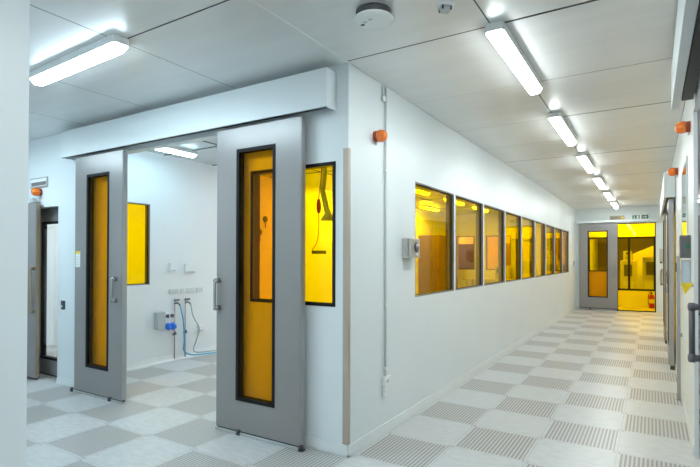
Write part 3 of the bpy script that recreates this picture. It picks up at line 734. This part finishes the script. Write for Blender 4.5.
# gauges on the left wall deeper in the laboratory
for i, (yy, zz) in enumerate(((3.45, 2.35), (3.6, 2.05), (3.75, 2.3))):
    t = thing('pressure_gauge', (X, yy, zz), ('first', 'lowest', 'rightmost')[i] + ' small dark gauge on the laboratory wall behind the right sliding door', 'gauge', 'gauges on the laboratory wall')
    obj('dial', MB().lathe([(0, -.003), (.055, -.003), (.06, .02), (.05, .035), (0, .035)], (X+.0, yy, zz), (1, 0, 0), 18), 'grey_box', t)
    obj('stem', MB().cyl((X+.02, yy, zz-.06), (X+.02, yy, zz-.16), .012, n=10), 'pipe', t)

# equipment seen through the corridor windows
eq = thing('equipment_cabinet', (-3.85, 11.6, 0), 'tall bronze equipment cabinet against the laboratory left wall', 'cabinet')
obj('body', MB().box(-4.19, -3.5, 10.9, 12.6, .08, 2.28, .01), 'brown_cab', eq)
obj('plinth', MB().box(-4.17, -3.54, 10.95, 12.55, 0, .08), 'black', eq)
for k in range(2):
    d = obj('cabinet_door', MB().box(-3.5, -3.475, 10.93+k*.84, 11.73+k*.84, .12, 2.24, .006), 'brown_cab', eq)
    obj('handle', MB().box(-3.475, -3.45, 11.66+k*.1, 11.69+k*.1, 1.1, 1.3, .004), 'chrome', d)
for x0, x1, lab in ((-4.1, -3.3, 'tall dark cabinet behind the small amber window of the laboratory back wall'), (-2.55, -1.9, 'tall dark cabinet behind the wide amber window of the laboratory back wall')):
    t = thing('equipment_cabinet', ((x0+x1)/2, 14.6, 0), lab, 'cabinet')
    obj('body', MB().box(x0, x1, 14.3, 14.9, .06, 2.1, .01), 'brown_cab', t)
    obj('plinth', MB().box(x0+.03, x1-.03, 14.33, 14.87, 0, .06), 'black', t)
    obj('cabinet_door', MB().box(x0+.02, x1-.02, 14.275, 14.299, .1, 2.06, .005), 'brown_cab', t)
bn = thing('workbench', (-2.4, 12.9, 0), 'long cream workbench under the laboratory back windows', 'workbench')
obj('top', MB().box(-3.3, -1.75, 12.75, 13.45, .86, .9, .004), 'cream', bn)
for x in (-3.26, -1.79):
    for yy in (12.8, 13.41): obj('leg', MB().box(x-.025, x+.025, yy-.025, yy+.025, 0, .859), 'grey_plastic', bn)
obj('shelf', MB().box(-3.23, -1.82, 12.83, 13.38, .3, .33), 'grey_plastic', bn)
mc = thing('instrument', (-2.1, 13.1, .9), 'boxy grey instrument standing on the cream workbench', 'instrument')
obj('case', MB().box(-2.35, -1.95, 12.9, 13.4, .901, 1.32, .015), 'grey_plastic', mc)
obj('screen', MB().box(-2.3, -2.08, 12.893, 12.899, 1.08, 1.25), 'dark_plastic', mc)
obj('knob', MB().cyl((-2.0, 12.9, 1.0), (-2.0, 12.875, 1.0), .02), 'dark_plastic', mc)
tb = thing('process_tool', (-.6, 15.9, 0), 'cream process tool behind the laboratory back doorway', 'machine')
obj('body', MB().box(-1.15, -.3, 15.6, 16.5, 0.1, 1.45, .02), 'cream', tb)
obj('console', MB().box(-1.05, -.55, 15.56, 15.599, 1.1, 1.35), 'grey_box', tb)
obj('mast', MB().box(-.42, -.36, 15.7, 15.76, 1.45, 2.3), 'dark_plastic', tb)

# behind the glazed partition
def tool(x0, x1, y0, y1, h, lab, win=True):
    t = thing('process_tool', ((x0+x1)/2, (y0+y1)/2, 0), lab, 'machine', 'machines behind the glazed partition')
    obj('body', MB().box(x0, x1, y0, y1, .08, h, .02), 'cream', t)
    obj('plinth', MB().box(x0+.03, x1-.03, y0+.03, y1-.03, 0, .08), 'black', t)
    if win:
        obj('panel', MB().box(x0+.12, x1-.12, y0-.012, y0-.001, h*.62, h*.9, .003), 'grey_box', t)
        obj('drawer', MB().box(x0+.08, x1-.08, y0-.015, y0-.001, .3, h*.5, .004), 'sign_white', t)
    return t
tool(1.05, 1.55, 17.2, 17.9, 1.5, 'lower cream machine left of the post behind the glazed partition')
tool(1.75, 2.45, 16.6, 17.6, 1.62, 'cream machine right of the post behind the glazed partition')
hd_ = thing('fume_hood', (2.2, 19.2, 0), 'large slanted cream fume hood behind the glazed partition', 'fume hood')
obj('body', MB().prism([(1.4, 0), (3.4, 0), (3.4, 2.4), (2.6, 2.3), (1.4, 1.75)], 'y', 18.6, 19.6), 'cream', hd_)
for x in (1.6, 2.2, 2.8): obj('sash', MB().box(x, x+.5, 18.585, 18.599, .9, 1.55, .003), 'sign_white', hd_)
ck = thing('wall_sign', (1.2, 17.19, 1.6), 'small sign board with dark marks on the left machine behind the partition', 'sign')
obj('board', MB().box(1.15, 1.42, 17.15, 17.165, 1.5, 1.85, .003), 'sign_white', ck)
obj('mark', MB().box(1.24, 1.32, 17.146, 17.1499, 1.72, 1.80).box(1.22, 1.36, 17.146, 17.1499, 1.58, 1.61), 'dark_plastic', ck)
# fire extinguisher on the lobby floor
fx = thing('fire_extinguisher', (2.03, 14.9, 0), 'red fire extinguisher standing on the floor at the right of the end doorway', 'fire extinguisher')
obj('cylinder', MB().lathe([(0, .001), (.075, .001), (.08, .02), (.08, .36), (.07, .41), (.03, .44), (0, .44)], (2.03, 14.9, 0), (0, 0, 1), 22), 'red', fx)
obj('valve', MB().cyl((2.03, 14.9, .44), (2.03, 14.9, .49), .02).box(1.96, 2.05, 14.89, 14.91, .49, .515, .004), 'dark_plastic', fx)
obj('hose', MB().tube([(2.03, 14.9, .47), (1.95, 14.88, .44), (1.935, 14.87, .25), (1.94, 14.88, .12)], .011, 8), 'dark_plastic', fx)
obj('label_band', MB().lathe([(.0805, .16), (.0812, .17), (.0812, .28), (.0805, .29)], (2.03, 14.9, 0), (0, 0, 1), 22), 'cream', fx)

# ------------------------------------------------------------------ world, camera, colour
w = bpy.data.worlds.new('World'); S.world = w; w.use_nodes = True
bg = w.node_tree.nodes.get('Background'); bg.inputs[0].default_value = (.03, .035, .04, 1); bg.inputs[1].default_value = .2
cam = bpy.data.cameras.new('camera'); co = bpy.data.objects.new('camera', cam); COL.objects.link(co)
f, yaw, pitch, roll, cy = 489.38, .5531, .0087, .0022, 253.87
fw = Vector((-math.sin(yaw)*math.cos(pitch), math.cos(yaw)*math.cos(pitch), math.sin(pitch)))
rt = Vector((math.cos(yaw), math.sin(yaw), 0)); up = rt.cross(fw)
r2 = rt*math.cos(roll)+up*math.sin(roll); u2 = -rt*math.sin(roll)+up*math.cos(roll)
mat = Matrix((r2, u2, -fw)).transposed().to_4x4(); mat.translation = (2.0462, -3.2875, 1.5657)
co.matrix_world = mat
cam.sensor_fit = 'HORIZONTAL'; cam.sensor_width = 36; cam.lens = f*36/700; cam.shift_y = (cy-233.5)/700
cam.clip_start = .02; cam.clip_end = 100
S.camera = co
S.view_settings.view_transform = 'Standard'; S.view_settings.look = 'None'
S.view_settings.exposure = .48; S.view_settings.gamma = 1; S.view_settings.use_curve_mapping = False
S.cycles.use_denoising = True
S.cycles.max_bounces = 14; S.cycles.diffuse_bounces = 8; S.cycles.glossy_bounces = 5; S.cycles.transparent_max_bounces = 20
S.cycles.sample_clamp_indirect = 6
S.cycles.caustics_reflective = False
